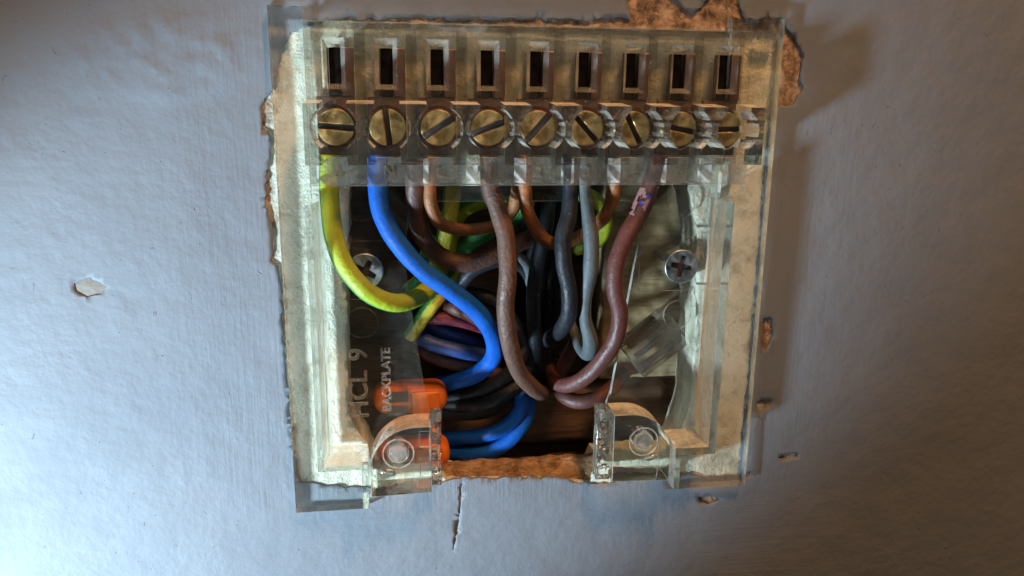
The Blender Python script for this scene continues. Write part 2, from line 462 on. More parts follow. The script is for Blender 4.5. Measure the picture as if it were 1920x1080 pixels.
def sheet(name, holes, h0, depth, step, half, mat_, relief, parent=None):
    outer = [Vector((-330, -260)), Vector((330, -260)), Vector((330, 260)), Vector((-330, 260))]
    verts = list(outer); edges = [(0, 1), (1, 2), (2, 3), (3, 0)]
    for poly in holes:
        k = len(verts); n = len(poly)
        verts += [Vector(p) for p in poly]
        edges += [(k + i, k + (i + 1) % n) for i in range(n)]
    U, V = half
    nu, nv = int(2 * U / step), int(2 * V / step)
    rnd = random.Random(3)
    for j in range(nv + 1):
        for i in range(nu + 1):
            verts.append(Vector((-U + i * step + rnd.uniform(-.2, .2) * step, -V + j * step + rnd.uniform(-.2, .2) * step)))
    for i in range(-16, 17):
        for j in range(-12, 13):
            p = Vector((i * 20, j * 20))
            if abs(p.x) > U + 3 or abs(p.y) > V + 3: verts.append(p)
    vo, eo, fo, _, _, _ = geometry.delaunay_2d_cdt(verts, edges, [], 0, 1e-5)
    bbs = []
    for poly in holes:
        xs = [p[0] for p in poly]; ys = [p[1] for p in poly]
        bbs.append((min(xs), max(xs), min(ys), max(ys)))
    keep = []
    for f in fo:
        c = (vo[f[0]] + vo[f[1]] + vo[f[2]]) / 3
        hit = False
        for poly, bb in zip(holes, bbs):
            if bb[0] <= c.x <= bb[1] and bb[2] <= c.y <= bb[3] and inside(c, poly): hit = True; break
        if not hit: keep.append(f)
    bm = bmesh.new()
    bv = [bm.verts.new(P(p.x, p.y, h0 + relief(p.x, p.y))) for p in vo]
    for f in keep:
        try: bm.faces.new([bv[i] for i in f])
        except ValueError: pass
    bmesh.ops.delete(bm, geom=[v for v in bm.verts if not v.link_faces], context='VERTS')
    for f in bm.faces:
        f.smooth = True
        f.normal_update()
        if f.normal.y > 0: f.normal_flip()
    be = [e for e in bm.edges if e.is_boundary]
    r = bmesh.ops.extrude_edge_only(bm, edges=be)
    for g in r['geom']:
        if isinstance(g, bmesh.types.BMVert): g.co.y += depth * MM
        elif isinstance(g, bmesh.types.BMFace): g.smooth = False
    me = bpy.data.meshes.new(name); bm.to_mesh(me); bm.free()
    me.materials.append(mat_)
    o = bpy.data.objects.new(name, me); COL.objects.link(o)
    if parent: o.parent = parent
    return o
def fbm(u, v, s, z=0.0, o=3):
    return noise.fractal(Vector((u * s, v * s, z)), 0.9, 2.1, o)
main_poly = ragged(MAIN_HOLE, .7, .6, 1)
def paint_relief(u, v):
    z = fbm(u, v, .02, 2, 2) * .5 + fbm(u, v, .12, 5, 2) * .09
    # an old filled patch with wrinkled paint, upper left of the plate
    d = ((u + 62) / 15) ** 2 + ((v + 38 - (u + 62) * -.10) / 6.5) ** 2
    if d < 1.6:
        k = max(0, 1 - d / 1.6)
        z += k * (.35 + 1.0 * abs(fbm(u, v * 1.8, .22, 8, 4)))
    # chip at the far left keeps a raised lip
    d = ((u + 81) / 4.4) ** 2 + ((v - 2.2) / 3) ** 2
    if d < 1.4: z += .07 * (1.4 - d) / 1.4
    return z
def flat_relief(u, v):
    out = min(1, max(0, abs(u) - 43) / 2 + max(0, -v - 43) / 2)
    return -out * (.25 * abs(fbm(u, v, .5, 7, 4)) + .12) + fbm(u, v, .02, 2, 2) * .5 + min(.12, fbm(u, v, .35, 11, 5) * .2 + fbm(u, v, .09, 3, 3) * .1)
holes = [main_poly] + [ragged(c, .6, .25, 4 + i) for i, c in enumerate(CHIPS)]
wall = sheet('wall', holes, -.1, .55, 1.15, (112, 80), PAINT, paint_relief)
tag(wall, kind='structure')

# shallow pale chip far left of the plate
cp = holes[1]
bm = bmesh.new()
cc = sum((Vector(p) for p in cp), Vector((0, 0))) / len(cp)
ctr = bm.verts.new(P(cc.x, cc.y, paint_relief(cc.x, cc.y) - .10))
rim = [bm.verts.new(P(cc.x + (p.x - cc.x) * 1.15, cc.y + (p.y - cc.y) * 1.15, paint_relief(p.x, p.y) - .30)) for p in cp]
for i in range(len(rim)): bm.faces.new((ctr, rim[i], rim[(i + 1) % len(rim)]))
obj_from_bm('filler_patch', bm, make_plain('pale_filler', (.215, .20, .175), .9, 700), wall)
CAVITY = [(655, 345), (1290, 345), (1308, 420), (1306, 600), (1296, 760), (1262, 858), (1125, 868), (1108, 905), (1000, 902), (840, 904), (822, 885), (702, 880), (690, 835), (657, 790), (652, 700), (650, 560)]
cav_poly = ragged(CAVITY, 1.0, .4, 21)
plaster = sheet('plaster_layer', [cav_poly], -.42, 9.0, 1.3, (64, 60), PLASTER, flat_relief, wall)
plaster.parent = wall

# timber and darkness behind the opening
def rough_bar(name, u0, u1, v0, v1, h0, h1, mat_, amp, nu, nv, tilt=0, seed=0, brk=0):
    bm = bmesh.new()
    g = [[bm.verts.new(P(u0 + (u1 - u0) * i / nu, v0 + (v1 - v0) * j / nv + (1 - j / nv) * brk * fbm(u0 + (u1 - u0) * i / nu, 0, .28, seed + 1, 4),
                         h1 + tilt * (j / nv) + amp * fbm(u0 + (u1 - u0) * i / nu, v0 + (v1 - v0) * j / nv, .35, seed, 4)))
          for i in range(nu + 1)] for j in range(nv + 1)]
    for j in range(nv):
        for i in range(nu):
            bm.faces.new((g[j][i], g[j + 1][i], g[j + 1][i + 1], g[j][i + 1])).smooth = True
    be = [e for e in bm.edges if e.is_boundary]
    r = bmesh.ops.extrude_edge_only(bm, edges=be)
    nv_ = [x for x in r['geom'] if isinstance(x, bmesh.types.BMVert)]
    for x in nv_: x.co.y = -h0 * MM
    bmesh.ops.contextual_create(bm, geom=[e for e in bm.edges if e.is_boundary])
    return obj_from_bm(name, bm, mat_, wall)
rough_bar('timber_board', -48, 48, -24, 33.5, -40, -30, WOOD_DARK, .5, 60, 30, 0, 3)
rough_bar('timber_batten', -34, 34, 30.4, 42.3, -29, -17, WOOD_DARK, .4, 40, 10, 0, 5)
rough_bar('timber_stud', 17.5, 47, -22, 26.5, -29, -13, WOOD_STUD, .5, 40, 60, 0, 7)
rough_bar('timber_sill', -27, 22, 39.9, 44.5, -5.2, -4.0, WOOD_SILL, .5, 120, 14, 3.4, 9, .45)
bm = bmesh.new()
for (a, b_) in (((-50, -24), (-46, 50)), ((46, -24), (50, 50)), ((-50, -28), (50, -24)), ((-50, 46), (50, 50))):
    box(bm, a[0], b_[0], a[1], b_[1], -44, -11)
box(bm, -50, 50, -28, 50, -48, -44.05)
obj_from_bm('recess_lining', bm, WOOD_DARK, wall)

# ------------------------------------------------------------------ the clear backplate
plate = tag(empty('terminal_backplate'), 'clear plastic wiring backplate with nine brass terminal screws, fixed over the ragged wall opening', 'wiring backplate')
NT = 9
PITCH = 8.575
TU = [-34.55 + PITCH * i for i in range(NT)]
SV = -26.6
MID = [TU[0] - PITCH / 2 + PITCH * i for i in range(NT + 1)]

FLOOR = [(-44.9, -46), (-39.6, -46), (-39.6, -43.6), (39.4, -43.6), (39.4, -46), (45, -46), (45, 45.3), (15.4, 45.3) , (15.4, 27.0), (16.2, 24.5), (19.75, -.8), (21.2, -9.6), (20.6, -11.6), (19.4, -12.8), (17.6, -13.3),
         (-16, -13.4), (-22.6, -13.4), (-22.9, -9), (-23.6, -3.6), (-21.7, 12.6), (-19.4, 27.6), (-19.4, 42.2), (-31.2, 42.2), (-31.2, 45.3), (-44.9, 45.3)]
i_ = FLOOR.index((15.4, 45.3))
FLOOR[i_:i_ + 1] = [(28.2, 45.3), (28.2, 42.2), (15.4, 42.2)]
def bx(*a): return lambda bm: box(bm, *a)
def ringcut(u, v, r0, r1, h0, h1):
    def f(bm):
        n = 40
        A = [[bm.verts.new(P(x, y, h)) for x, y in circle(u, v, r, n)] for r in (r0, r1) for h in (h0, h1)]
        for i in range(n):
            j = (i + 1) % n
            bm.faces.new((A[0][i], A[0][j], A[1][j], A[1][i])); bm.faces.new((A[2][i], A[2][j], A[3][j], A[3][i]))
            bm.faces.new((A[0][i], A[0][j], A[2][j], A[2][i])); bm.faces.new((A[1][i], A[1][j], A[3][j], A[3][i]))
    return f
def cyl(u, v, r, h0, h1, n=32): return lambda bm: prism(bm, circle(u, v, r, n), h0, h1)
def rail(a, b):
    return lambda bm: frustum(bm, a, .3, b, 8.0)
adds = [lambda bm: prism(bm, FLOOR, -.7, .5),
        bx(-44.95, -39.4, -45.95, 45.35, -.75, 2.0), bx(35.2, 45.05, -45.95, 45.35, -.75, 2.0),
        bx(-40, -31.15, 33.9, 45.4, -.74, 1.96), bx(28.15, 36, 34.5, 45.4, -.74, 1.96),
        rail((-39.9, -37.6, -14, 34.2), (-39.9, -38.8, -14, 34.2)),
        rail((33.7, 35.5, -14, 35.0), (33.9, 35.45, -14, 35.0)),
        rail((-39.85, -31.2, 32.6, 34.3), (-39.8, -31.0, 33.4, 34.3)),
        rail((27.5, 35.4, 32.9, 35.05), (27.4, 35.4, 33.6, 35.05)),
        rail((-32.2, -31.1, 33.5, 42.0), (-32.1, -31.0, 33.5, 42.1)),
        rail((27.3, 28.5, 33.5, 42.0), (27.3, 28.4, 33.5, 42.1)),
        bx(-34.7, -23.9, -6.5, 4.2, .2, .95), bx(20.6, 34.2, -7.1, 4.0, .2, .95),
        ]
cuts = [ringcut(-31.1, -13.0, 2.7, 2.9, .3, 1.2), ringcut(-31.4, 8.7, 2.75, 2.95, .3, 1.2), ringcut(28.4, -13.0, 2.7, 2.9, .3, 1.2), ringcut(28.8, 8.95, 2.75, 2.95, .3, 1.2),
        cyl(-30.55, -.8, 2.3, -2, 3), cyl(29.05, -.6, 2.3, -2, 3),
        bx(-44.1, -40.6, -43.4, -42.2, 1.2, 3), bx(40.4, 44.2, -43.6, -42.3, 1.2, 3)]
base = bevelled(solid('base_plate', adds, cuts, CLEAR, plate), .22, 2, 35, 4)

# terminal block -----------------------------------------------------------
def slot_cut(u):
    return lambda bm: frustum(bm, (u - .9, u + .9, -39.7, -33.9), 2.3, (u - 2.05, u + 2.05, -41.2, -32.6), 4.25)
adds = [bx(-39.2, 38.4, -43.6, -31.0, 2.7, 4.0),
        bx(-39.2, 38.4, -43.55, -42.5, .62, 3.2), bx(-39.15, -38.2, -43, -16.9, .62, 3.3), bx(37.5, 38.35, -43, -16.9, .62, 3.3),
        bx(-39.18, 38.4, -31.2, -20.9, 2.75, 4.1), bx(-39.1, 38.3, -21.6, -16.8, 4.15, 5.6)]
for i, m in enumerate(MID):
    if i == 0: adds.append(lambda bm: frustum(bm, (-39.2, TU[0] - 2.0, -31.05, -20.7), 3.2, (-39.2, TU[0] - 2.0, -30.5, -20.7), 10.5))
    elif i == NT: adds.append(lambda bm: frustum(bm, (TU[-1] + 2.0, 38.7, -31.05, -20.7), 3.2, (TU[-1] + 2.0, 38.7, -30.5, -20.7), 10.5))
    else:
        adds.append(lambda bm, m=m: frustum(bm, (m - 2.22, m + 2.22, -31.05, -20.72), 3.2, (m - 2.22, m + 2.22, -30.5, -20.72), 10.5))
        adds.append(bx(m - .85, m + .85, -42.9, -17.0, .64, 3.4))
        pass
cuts = []
for u in TU:
    cuts.append(cyl(u, SV, 3.75, 1, 12, 40))
    cuts.append(slot_cut(u))
for m in MID[1:-1]:
    cuts.append(ringcut(m, -37.0, 1.6, 1.75, 3.8, 4.4))
block = bevelled(solid('terminal_block', adds, cuts, CLEAR_BLOCK, plate), .2, 2, 40, 4)

# terminals: brass screws and oxidised clamps -------------------------------
def screw_mesh(r=3.05, h0=2.2, h1=5.0, slot=.95):
    bm = bmesh.new()
    prism(bm, circle(0, 0, r, 40), h0, h1 - 1.0, 1)
    for s in (-1, 1):
        a = math.asin(slot / 2 / r)
        pts = circle(0, 0, r, 24, a, math.pi - a, False)
        pts = [(x, y * s) for x, y in pts]
        prism(bm, pts, h1 - 1.0 + .004, h1)
    return bm
screw0 = None
ANG = [-4, -84, 33, 21, 49, -47, -62, -11, 2]
for i, (u, a) in enumerate(zip(TU, ANG)):
    if screw0 is None:
        screw0 = bevelled(obj_from_bm('terminal_screw', screw_mesh(), [BRASS, SLOT_DARK], plate), .2, 3, 50); o = screw0
    else:
        o = screw0.copy(); COL.objects.link(o); o.parent = plate
    o.location = P(u, SV, 0)
    o.rotation_euler = (0, -math.radians(a), 0)
clamp0 = None
for u in TU:
    if clamp0 is None:
        bm = bmesh.new()
        box(bm, 1.25, 3.2, -39.6, -31.6, .58, 2.35); box(bm, -1.3, -1.0, -39.6, -31.6, .58, 1.9)
        box(bm, -3.2, 3.2, -31.57, -21.8, .58, 1.9)
        box(bm, -.95, 1.12, -39.6, -31.6, .57, 1.1, 1)  # black piece painted as the shaded depth of the slot
        clamp0 = bevelled(obj_from_bm('terminal_clamp', bm, [OXID, BLACK], plate), .15, 2); o = clamp0
    else:
        o = clamp0.copy(); COL.objects.link(o); o.parent = plate
    o.location = P(u, 0, 0)

# bosses at the bottom -------------------------------------------------------
def boss(outline, pu, pv, gate, grooves):
    adds = [lambda bm: prism(bm, outline, .53, 7.0)]
    cuts = [cyl(pu, pv, 1.95, 4.0, 8, 40), ringcut(pu, pv + .1, 2.75, 2.88, 6.85, 7.4)] + grooves
    b = bevelled(solid('mounting_boss', adds, cuts, CLEAR, plate), .18, 2, 35, 4)
    bm = bmesh.new(); prism(bm, circle(pu, pv, 1.72, 36), 4.03, 7.25)
    bevelled(obj_from_bm('boss_pin', bm, FROST, b), .12, 2)
    bm = bmesh.new()                                       # melted blob left where the mould was filled
    bmesh.ops.create_uvsphere(bm, u_segments=16, v_segments=10, radius=1)
    for w in bm.verts:
        q = w.co.copy(); k = 1 + .35 * noise.noise(q * 1.7 + Vector((gate[0], 0, 0)))
        w.co = P(gate[0] + (q.x * 1.55 * k), gate[1] + (q.z * .62 * k - q.x * .35 * gate[2]), 7.15 + q.y * .55 * k)
    obj_from_bm('moulding_blob', bm, CLEAR_BROKEN, b, True)
    return b
arcL = [(-30.6 + 8.2 * (1 - math.cos(t)), 35.3 - 8.3 * math.sin(t)) for t in [math.pi / 2 * i / 10 for i in range(11)]]
bossL = boss([(-30.6, 40.4)] + arcL + [(-19.42, 27.0), (-19.42, 40.2)], -25.5, 31.9, (-27.4, 35.6, -1),
             [bx(-21.5, -19, 27.9, 30.9, 6.8, 7.5), bx(-21.5, -19, 33.0, 37.0, 6.8, 7.5)])
arcR = [(26.6 - 8.2 * (1 - math.cos(t)), 34.6 - 8.0 * math.sin(t)) for t in [math.pi / 2 * i / 10 for i in range(10, -1, -1)]]
bossR = boss([(15.2, 40.2), (15.2, 26.6)] + arcR + [(26.6, 40.6)], 21.1, 32.1, (22.6, 35.4, 1), [])

# snapped-off webs on the inner side of each boss
def broken_web(u0, u1, v0, v1, side, seed):
    rnd = random.Random(seed)
    adds = []
    adds.append(bx(min(u0, u1), max(u0, u1), v0 + 1, v1 - .4, 1.0, 1.7))
    for q, w in ((0, 2.2), (4.6, 1.3), (8.2, 1.2), (11.9, 2.4)):
        adds.append(bx(min(u0, u1), max(u0, u1), v0 + q, v0 + q + w, 1.4, rnd.uniform(4.4, 5.4)))
    edge = u0 + (u1 - u0) * .72
    adds.append(bx(min(edge, u1 + (u1 - u0) * .05), max(edge, u1 + (u1 - u0) * .05), v0 + .1, v1 - .2, 1.2, 4.1))
    o = solid('broken_web', adds, [], CLEAR_BROKEN, plate)
    bm = bmesh.new(); bm.from_mesh(o.data)
    bmesh.ops.triangulate(bm, faces=bm.faces[:])
    bmesh.ops.subdivide_edges(bm, edges=[e for e in bm.edges if e.calc_length() > .0009], cuts=2, use_grid_fill=True)
    bmesh.ops.triangulate(bm, faces=bm.faces[:])
    for w in bm.verts:
        u = w.co.x / MM
        k = abs(u - u0) / abs(u1 - u0)
        n = noise.noise_vector(w.co * 900 + Vector((seed, 0, 0)))
        w.co += n * .0003 * min(1, k ** 2 * 1.5)
    bm.to_mesh(o.data); bm.free()
    for p in o.data.polygons: p.use_smooth = True
    return o
broken_web(-19.36, -17.5, 25.6, 40.4, 1, 4)
broken_web(15.15, 12.9, 26.2, 41.2, -1, 9)

# raised lettering ----------------------------------------------------------
def letters(name, txt, u, v, h, size, rot, thick=.22, parent=plate, bold=.0, material=None):
    cu = bpy.data.curves.new('t', 'FONT')
    cu.body = txt; cu.size = size * MM; cu.extrude = thick / 2 * MM; cu.bevel_depth = .06 * MM; cu.bevel_resolution = 1
    cu.align_x = 'CENTER'; cu.align_y = 'CENTER'; cu.resolution_u = 4; cu.offset = bold * MM
    o = bpy.data.objects.new('t', cu); COL.objects.link(o)
    dg = bpy.context.evaluated_depsgraph_get()
    me = bpy.data.meshes.new_from_object(o.evaluated_get(dg))
    bpy.data.objects.remove(o)
    # text lies in x right / y up / z out
    R = Matrix.Rotation(rot, 3, 'Z')
    c = P(u, v, h + thick / 2 + .08)
    for w in me.vertices:
        q = R @ w.co
        w.co = Vector((c.x + q.x, c.y - q.z, c.z + q.y))
    me.materials.clear(); me.materials.append(material or LETTER)
    ob = bpy.data.objects.new(name, me); COL.objects.link(ob); ob.parent = parent
    return ob
letters('raised_lettering', 'HCL', -32.4, 22.6, .5, 4.9, math.pi / 2, .35)
letters('raised_lettering', '9', -32.3, 14.7, .5, 4.9, math.pi / 2, .35)
letters('raised_lettering', 'BACKPLATE', -27.3, 19.9, .5, 2.35, math.pi / 2, .25)
for ch, u in zip('NL123456', TU[1:]):
    letters('terminal_mark', ch, u + .15, -19.1, 5.6, 2.5, 0, .14, material=MARK)
bm = bmesh.new()                                        # earth sign over the first terminal
eu, ev = TU[0] + .25, -19.0
box(bm, eu - .12, eu + .12, ev - 1.1, ev, 5.64, 5.85)
for k, w in enumerate((1.0, .65, .3)): box(bm, eu - w, eu + w, ev + .02 + k * .42, ev + .24 + k * .42, 5.64, 5.85)
obj_from_bm('terminal_mark', bm, MARK, plate)
for u in TU:                                            # sloping pale cheeks added as painted reflections beside each wire entry
    bm = bmesh.new()
    a = [P(u - 3.6, -21.3, 2.4), P(u - 1.75, -21.3, 4.05), P(u - 1.75, -17.0, 4.05), P(u - 3.6, -17.0, 2.4)]
    b_ = [P(u - 3.6, -21.3, 1.9), P(u - 1.75, -21.3, 1.9), P(u - 1.75, -17.0, 1.9), P(u - 3.6, -17.0, 1.9)]
    va = [bm.verts.new(x) for x in a]; vb = [bm.verts.new(x) for x in b_]
    bm.faces.new(va); bm.faces.new(vb[::-1])
    for i in range(4): bm.faces.new((va[i], va[(i + 1) % 4], vb[(i + 1) % 4], vb[i]))
    obj_from_bm('entry_reflection', bm, CHEEK, plate)

# ------------------------------------------------------------------ two steel fixing screws
def fixing_screw(px, py, h, rot, label):
    u, v = un(px, py, h)
    bm = bmesh.new()
    n = 40
    prof = [(0.9, -12), (0.9, h - 2.4), (1.6, h - 1.6), (3.25, h - .35), (3.3, h - .12), (3.1, h)]
    rings = [[bm.verts.new(P(x, y, z)) for x, y in circle(0, 0, r, n)] for r, z in prof]
    for a, b_ in zip(rings, rings[1:]):
        for i in range(n): bm.faces.new((a[i], a[(i + 1) % n], b_[(i + 1) % n], b_[i])).smooth = True
    bm.faces.new(rings[0]); bm.faces.new(rings[-1][::-1])
    o = obj_from_bm('steel_screw', bm, [ZINC])
    bm = bmesh.new()
    cw, L = .6, 2.15
    pts = []
    for k in range(4):
        a = k * math.pi / 2
        for (x, y) in ((cw, -cw), (L, -cw * .75), (L, cw * .75)):
            pts.append((x * math.cos(a) - y * math.sin(a), x * math.sin(a) + y * math.cos(a)))
    prism(bm, pts, h - 1.5, h + .5)
    me = bpy.data.meshes.new('c'); bmesh.ops.recalc_face_normals(bm, faces=bm.faces[:]); bm.to_mesh(me); bm.free()
    c = bpy.data.objects.new('c', me); COL.objects.link(c)
    md = o.modifiers.new('x', 'BOOLEAN'); md.operation = 'DIFFERENCE'; md.object = c; md.solver = 'EXACT'
    dg = bpy.context.evaluated_depsgraph_get()
    me2 = bpy.data.meshes.new_from_object(o.evaluated_get(dg)); me2.name = 'steel_screw'
    o.modifiers.clear(); old = o.data; o.data = me2; bpy.data.meshes.remove(old); bpy.data.objects.remove(c)
    me2.materials.clear(); me2.materials.append(ZINC)
    bm = bmesh.new()
    prism(bm, [(x * .93, y * .93) for x, y in pts], h - 1.49, h - .75)
    obj_from_bm('recess_dark', bm, SLOT_DARK, o)
    bm = bmesh.new()
    for k in range(4):
        a = math.pi / 4 + k * math.pi / 2
        d = Vector((math.cos(a), math.sin(a))); e = Vector((-d.y, d.x)) * .035
        q = [d * 1.5 + e, d * 2.3 + e, d * 2.3 - e, d * 1.5 - e]
        prism(bm, [(x.x, x.y) for x in q], h + .004, h + .03)
    obj_from_bm('cross_tick', bm, SLOT_DARK, o)
    o.location = P(u, v, 0); o.rotation_euler = (0, rot, 0)
    tag(o, label, 'screw')
    return o
fixing_screw(684, 509, 1.6, .5, 'zinc cross-head screw half hidden behind the green and yellow wire on the left')
fixing_screw(1278, 500, 1.6, .2, 'zinc cross-head screw fully in view on the right side of the clear plate')

# ------------------------------------------------------------------ wires
def catmull(pts, rad, sub=9):
    out = []
    n = len(pts)
    for i in range(n - 1):
        p0, p1, p2, p3 = pts[max(i - 1, 0)], pts[i], pts[i + 1], pts[min(i + 2, n - 1)]
        for k in range(sub):
            t = k / sub
            q = .5 * ((2 * p1) + (-p0 + p2) * t + (2 * p0 - 5 * p1 + 4 * p2 - p3) * t * t + (-p0 + 3 * p1 - 3 * p2 + p3) * t ** 3)
            out.append((q, rad[i] * (1 - t) + rad[i + 1] * t))
    out.append((pts[-1], rad[-1]))
    return out
def tube(bm, path, sides=18, wob=.03, seed=0, stripe=None, phase=0.0, twist=0.0):
    prev = None; rings = []; N = None
    L = 0
    for i, (p, r) in enumerate(path):
        a = path[max(i - 1, 0)][0]; b = path[min(i + 1, len(path) - 1)][0]
        t = (b - a).normalized()
        if N is None:
            N = t.orthogonal().normalized()
            ref = Vector((0, -1, 0)); N = (ref - t * ref.dot(t)).normalized()
        else: N = (N - t * N.dot(t)).normalized()
        B = t.cross(N)
        if prev is not None: L += (p - prev).length
        prev = p
        ring = []
        for k in range(sides):
            th = 2 * math.pi * k / sides + twist * L * 1000
            rr = r * (1 + wob * noise.noise(Vector((L * 260, math.cos(th) * 1.2 + seed, math.sin(th) * 1.2))))
            ring.append(bm.verts.new(p + (N * math.cos(th) + B * math.sin(th)) * rr))
        rings.append(ring)
    for a, b in zip(rings, rings[1:]):
        for k in range(sides):
            f = bm.faces.new((a[k], a[(k + 1) % sides], b[(k + 1) % sides], b[k])); f.smooth = True
            if stripe is not None and ((k - phase) % sides) < stripe: f.material_index = 1
    bm.faces.new(rings[0][::-1]); bm.faces.new(rings[-1])
    return rings
def wire(name, pts, d, mats, label, group=None, seed=0, stripe=None, phase=0, twist=0.0, wob=.065, radf=None, jitter=0):
    P3 = [Q(*p[:3]) for p in pts]
    rad = [(d / 2 * MM) * (radf[i] if radf else 1) for i in range(len(pts))]
    bm = bmesh.new()
    tube(bm, catmull(P3, rad), 20, wob, seed, stripe, phase, twist)
    o = obj_from_bm(name, bm, mats)
    return tag(o, label, 'wire', group)
INKY = make_pvc('shaded_black_pvc', (0.006, 0.007, 0.009), (0.012, 0.014, 0.018), .5, .7)  # blacker copy of the black pvc, deep shade put into its colour
YEL = make_pvc('yellow_pvc', (0.30, 0.37, 0.016), (0.38, 0.38, 0.06)); GRN = make_pvc('green_pvc', (0.04, 0.22, 0.06))
YEL2 = make_pvc('dull_yellow_pvc', (0.52, 0.47, 0.05))
BLUE = make_pvc('blue_pvc', (0.002, 0.075, 0.36), (0.004, 0.095, 0.42), .5, .6)
BLUE.node_tree.nodes['Principled BSDF'].inputs['Specular IOR Level'].default_value = .22
NAVY = make_pvc('dark_blue_pvc', (0.012, 0.04, 0.16))
BRN = make_pvc('brown_pvc', (0.098, 0.050, 0.033), (0.15, 0.09, 0.065), .48)
DBRN = make_pvc('dark_brown_pvc', (0.075, 0.036, 0.028), (0.16, 0.09, 0.07))
TAN = make_pvc('tan_brown_pvc', (0.23, 0.088, 0.030), (0.28, 0.13, 0.06), .4)
MAUV = make_pvc('faded_red_brown_pvc', (0.088, 0.030, 0.024), (0.17, 0.085, 0.065), .45, .7)
MARO = make_pvc('maroon_pvc', (0.13, 0.02, 0.035))
BLK = make_pvc('black_pvc', (0.014, 0.017, 0.021), (0.035, 0.042, 0.05), .42, .7)
GREY = make_pvc('grey_pvc', (0.075, 0.090, 0.095), (0.11, 0.122, 0.125), .48, .5)
INKY.node_tree.nodes['Principled BSDF'].inputs['Specular IOR Level'].default_value = .16
BLK.node_tree.nodes['Principled BSDF'].inputs['Specular IOR Level'].default_value = .28
INK = make_pvc('blue_ink_mark', (0.04, 0.03, 0.16), (0.45, 0.25, 0.22), .5)
PINK = make_pvc('scraped_sleeve', (0.30, 0.15, 0.13), (0.42, 0.27, 0.23), .55)

wire('earth_wire', [(617, 290, 2.3), (617, 350, 2.5), (620, 400, 3), (628, 450, 4), (648, 500, 5), (690, 548, 5.5), (740, 568, 4), (785, 556, 0), (815, 525, -5), (835, 480, -10), (850, 430, -14)],
     3.35, [YEL, GRN], 'thick green and yellow wire sweeping from the leftmost terminal under the blue wire', seed=1, stripe=4, phase=3, twist=.0)
wire('blue_wire', [(708, 290, 2.3), (708, 350, 2.5), (716, 400, 3.2), (745, 455, 4.2), (790, 505, 4.6), (845, 545, 4.2), (895, 585, 3), (924, 630, 1), (925, 670, -2), (895, 700, -6), (850, 716, -10), (805, 722, -14)],
     3.4, [BLUE], 'long bright blue wire snaking from the N terminal to the upper orange connector', seed=2)
wire('brown_wire', [(778, 300, 2.2), (778, 350, 1.9), (780, 400, .5), (795, 445, -1.5), (825, 480, -3), (870, 493, -4), (920, 483, -5), (975, 455, -7), (1020, 430, -10)],
     3.5, [DBRN], 'dark brown wire curving behind the blue wire just left of the tan link', seed=3)
wire('link_wire', [(806, 290, 2.3), (806, 350, 2.3), (808, 385, 2), (822, 415, 1), (850, 428, -1), (890, 431, -3), (930, 421, -4), (958, 398, -4), (968, 370, -2), (974, 320, 1.6)],
     2.35, [TAN], 'short tan brown link wire looping out of the L terminal behind the brown wire', 'tan link wires', seed=4)
wire('brown_wire', [(916, 290, 2.3), (920, 350, 2.5), (936, 400, 3.5), (949, 450, 4.5), (952, 520, 5), (948, 580, 4.5), (955, 640, 3), (972, 695, 0), (996, 724, -3), (1014, 736, -8), (1018, 728, -15)],
     3.3, [BRN], 'thick matt brown wire hanging straight down the middle from terminal 1', seed=5)
wire('link_wire', [(985, 290, 2.3), (984, 350, 2.3), (988, 390, 2), (1005, 430, 1.5), (1032, 455, .5), (1070, 451, -1.5), (1110, 428, -2.5), (1140, 395, -1), (1152, 350, 1.5), (1157, 300, 2.2)],
     2.5, [TAN], 'tan brown link wire looping from terminal 2 behind the black and grey wires', 'tan link wires', seed=6)
wire('black_wire', [(1070, 290, 2.3), (1070, 350, 2.3), (1067, 400, 3), (1056, 445, 4), (1057, 490, 4.5), (1066, 540, 4), (1067, 585, 3), (1055, 613, 0), (1040, 628, -4), (1020, 640, -9)],
     3.0, [BLK], 'black wire with a grey sheen hanging from terminal 3 beside the grey wire', seed=7)
wire('grey_wire', [(1093, 290, 2.5), (1095, 350, 2.7), (1102, 400, 3.5), (1108, 450, 4), (1107, 500, 4), (1098, 560, 3), (1098, 600, 2), (1107, 640, 1), (1103, 662, -1), (1090, 655, -4), (1078, 630, -7), (1066, 600, -10)],
     2.8, [GREY], 'pale grey wire pinched halfway and hooked at its lower end', seed=8, radf=[.8, .8, .9, 1.06, 1.1, .82, .82, 1.05, 1.05, .8, .8, .8])
mw = wire('red_brown_wire', [(1236, 290, 2.5), (1218, 350, 2.5), (1205, 390, 3), (1175, 440, 4), (1155, 495, 4.6), (1153, 545, 4.6), (1162, 590, 4), (1152, 640, 3), (1122, 684, 1), (1088, 713, -2), (1058, 722, -5), (1036, 712, -9), (1034, 690, -15), (1040, 665, -20)],
          3.2, [MAUV], 'scuffed red brown wire with a blue ink mark, in front of the right plate edge', seed=9)
def smear(name, a, b, r, m, keep, seed):
    bm = bmesh.new()
    tube(bm, catmull([a, a.lerp(b, .5), b], [r * MM] * 3, 8), 28, .03, seed)
    dead = []
    for f in bm.faces:
        c = f.calc_center_median()
        if len(f.verts) > 4 or noise.noise(c * 620 + Vector((seed, 0, 0))) + noise.noise(c * 1500 + Vector((seed, 3, 0))) * .6 < keep: dead.append(f)
    bmesh.ops.delete(bm, geom=dead, context='FACES')
    for f in list(bm.faces): f.normal_update()
    return obj_from_bm(name, bm, m, mw)
smear('scraped_patch', Q(1215, 358, 2.55), Q(1193, 409, 3.25), 1.65, PINK, -.05, 3)
smear('ink_mark', Q(1214, 366, 2.65), Q(1203, 388, 3.0), 1.69, INK, .02, 8)
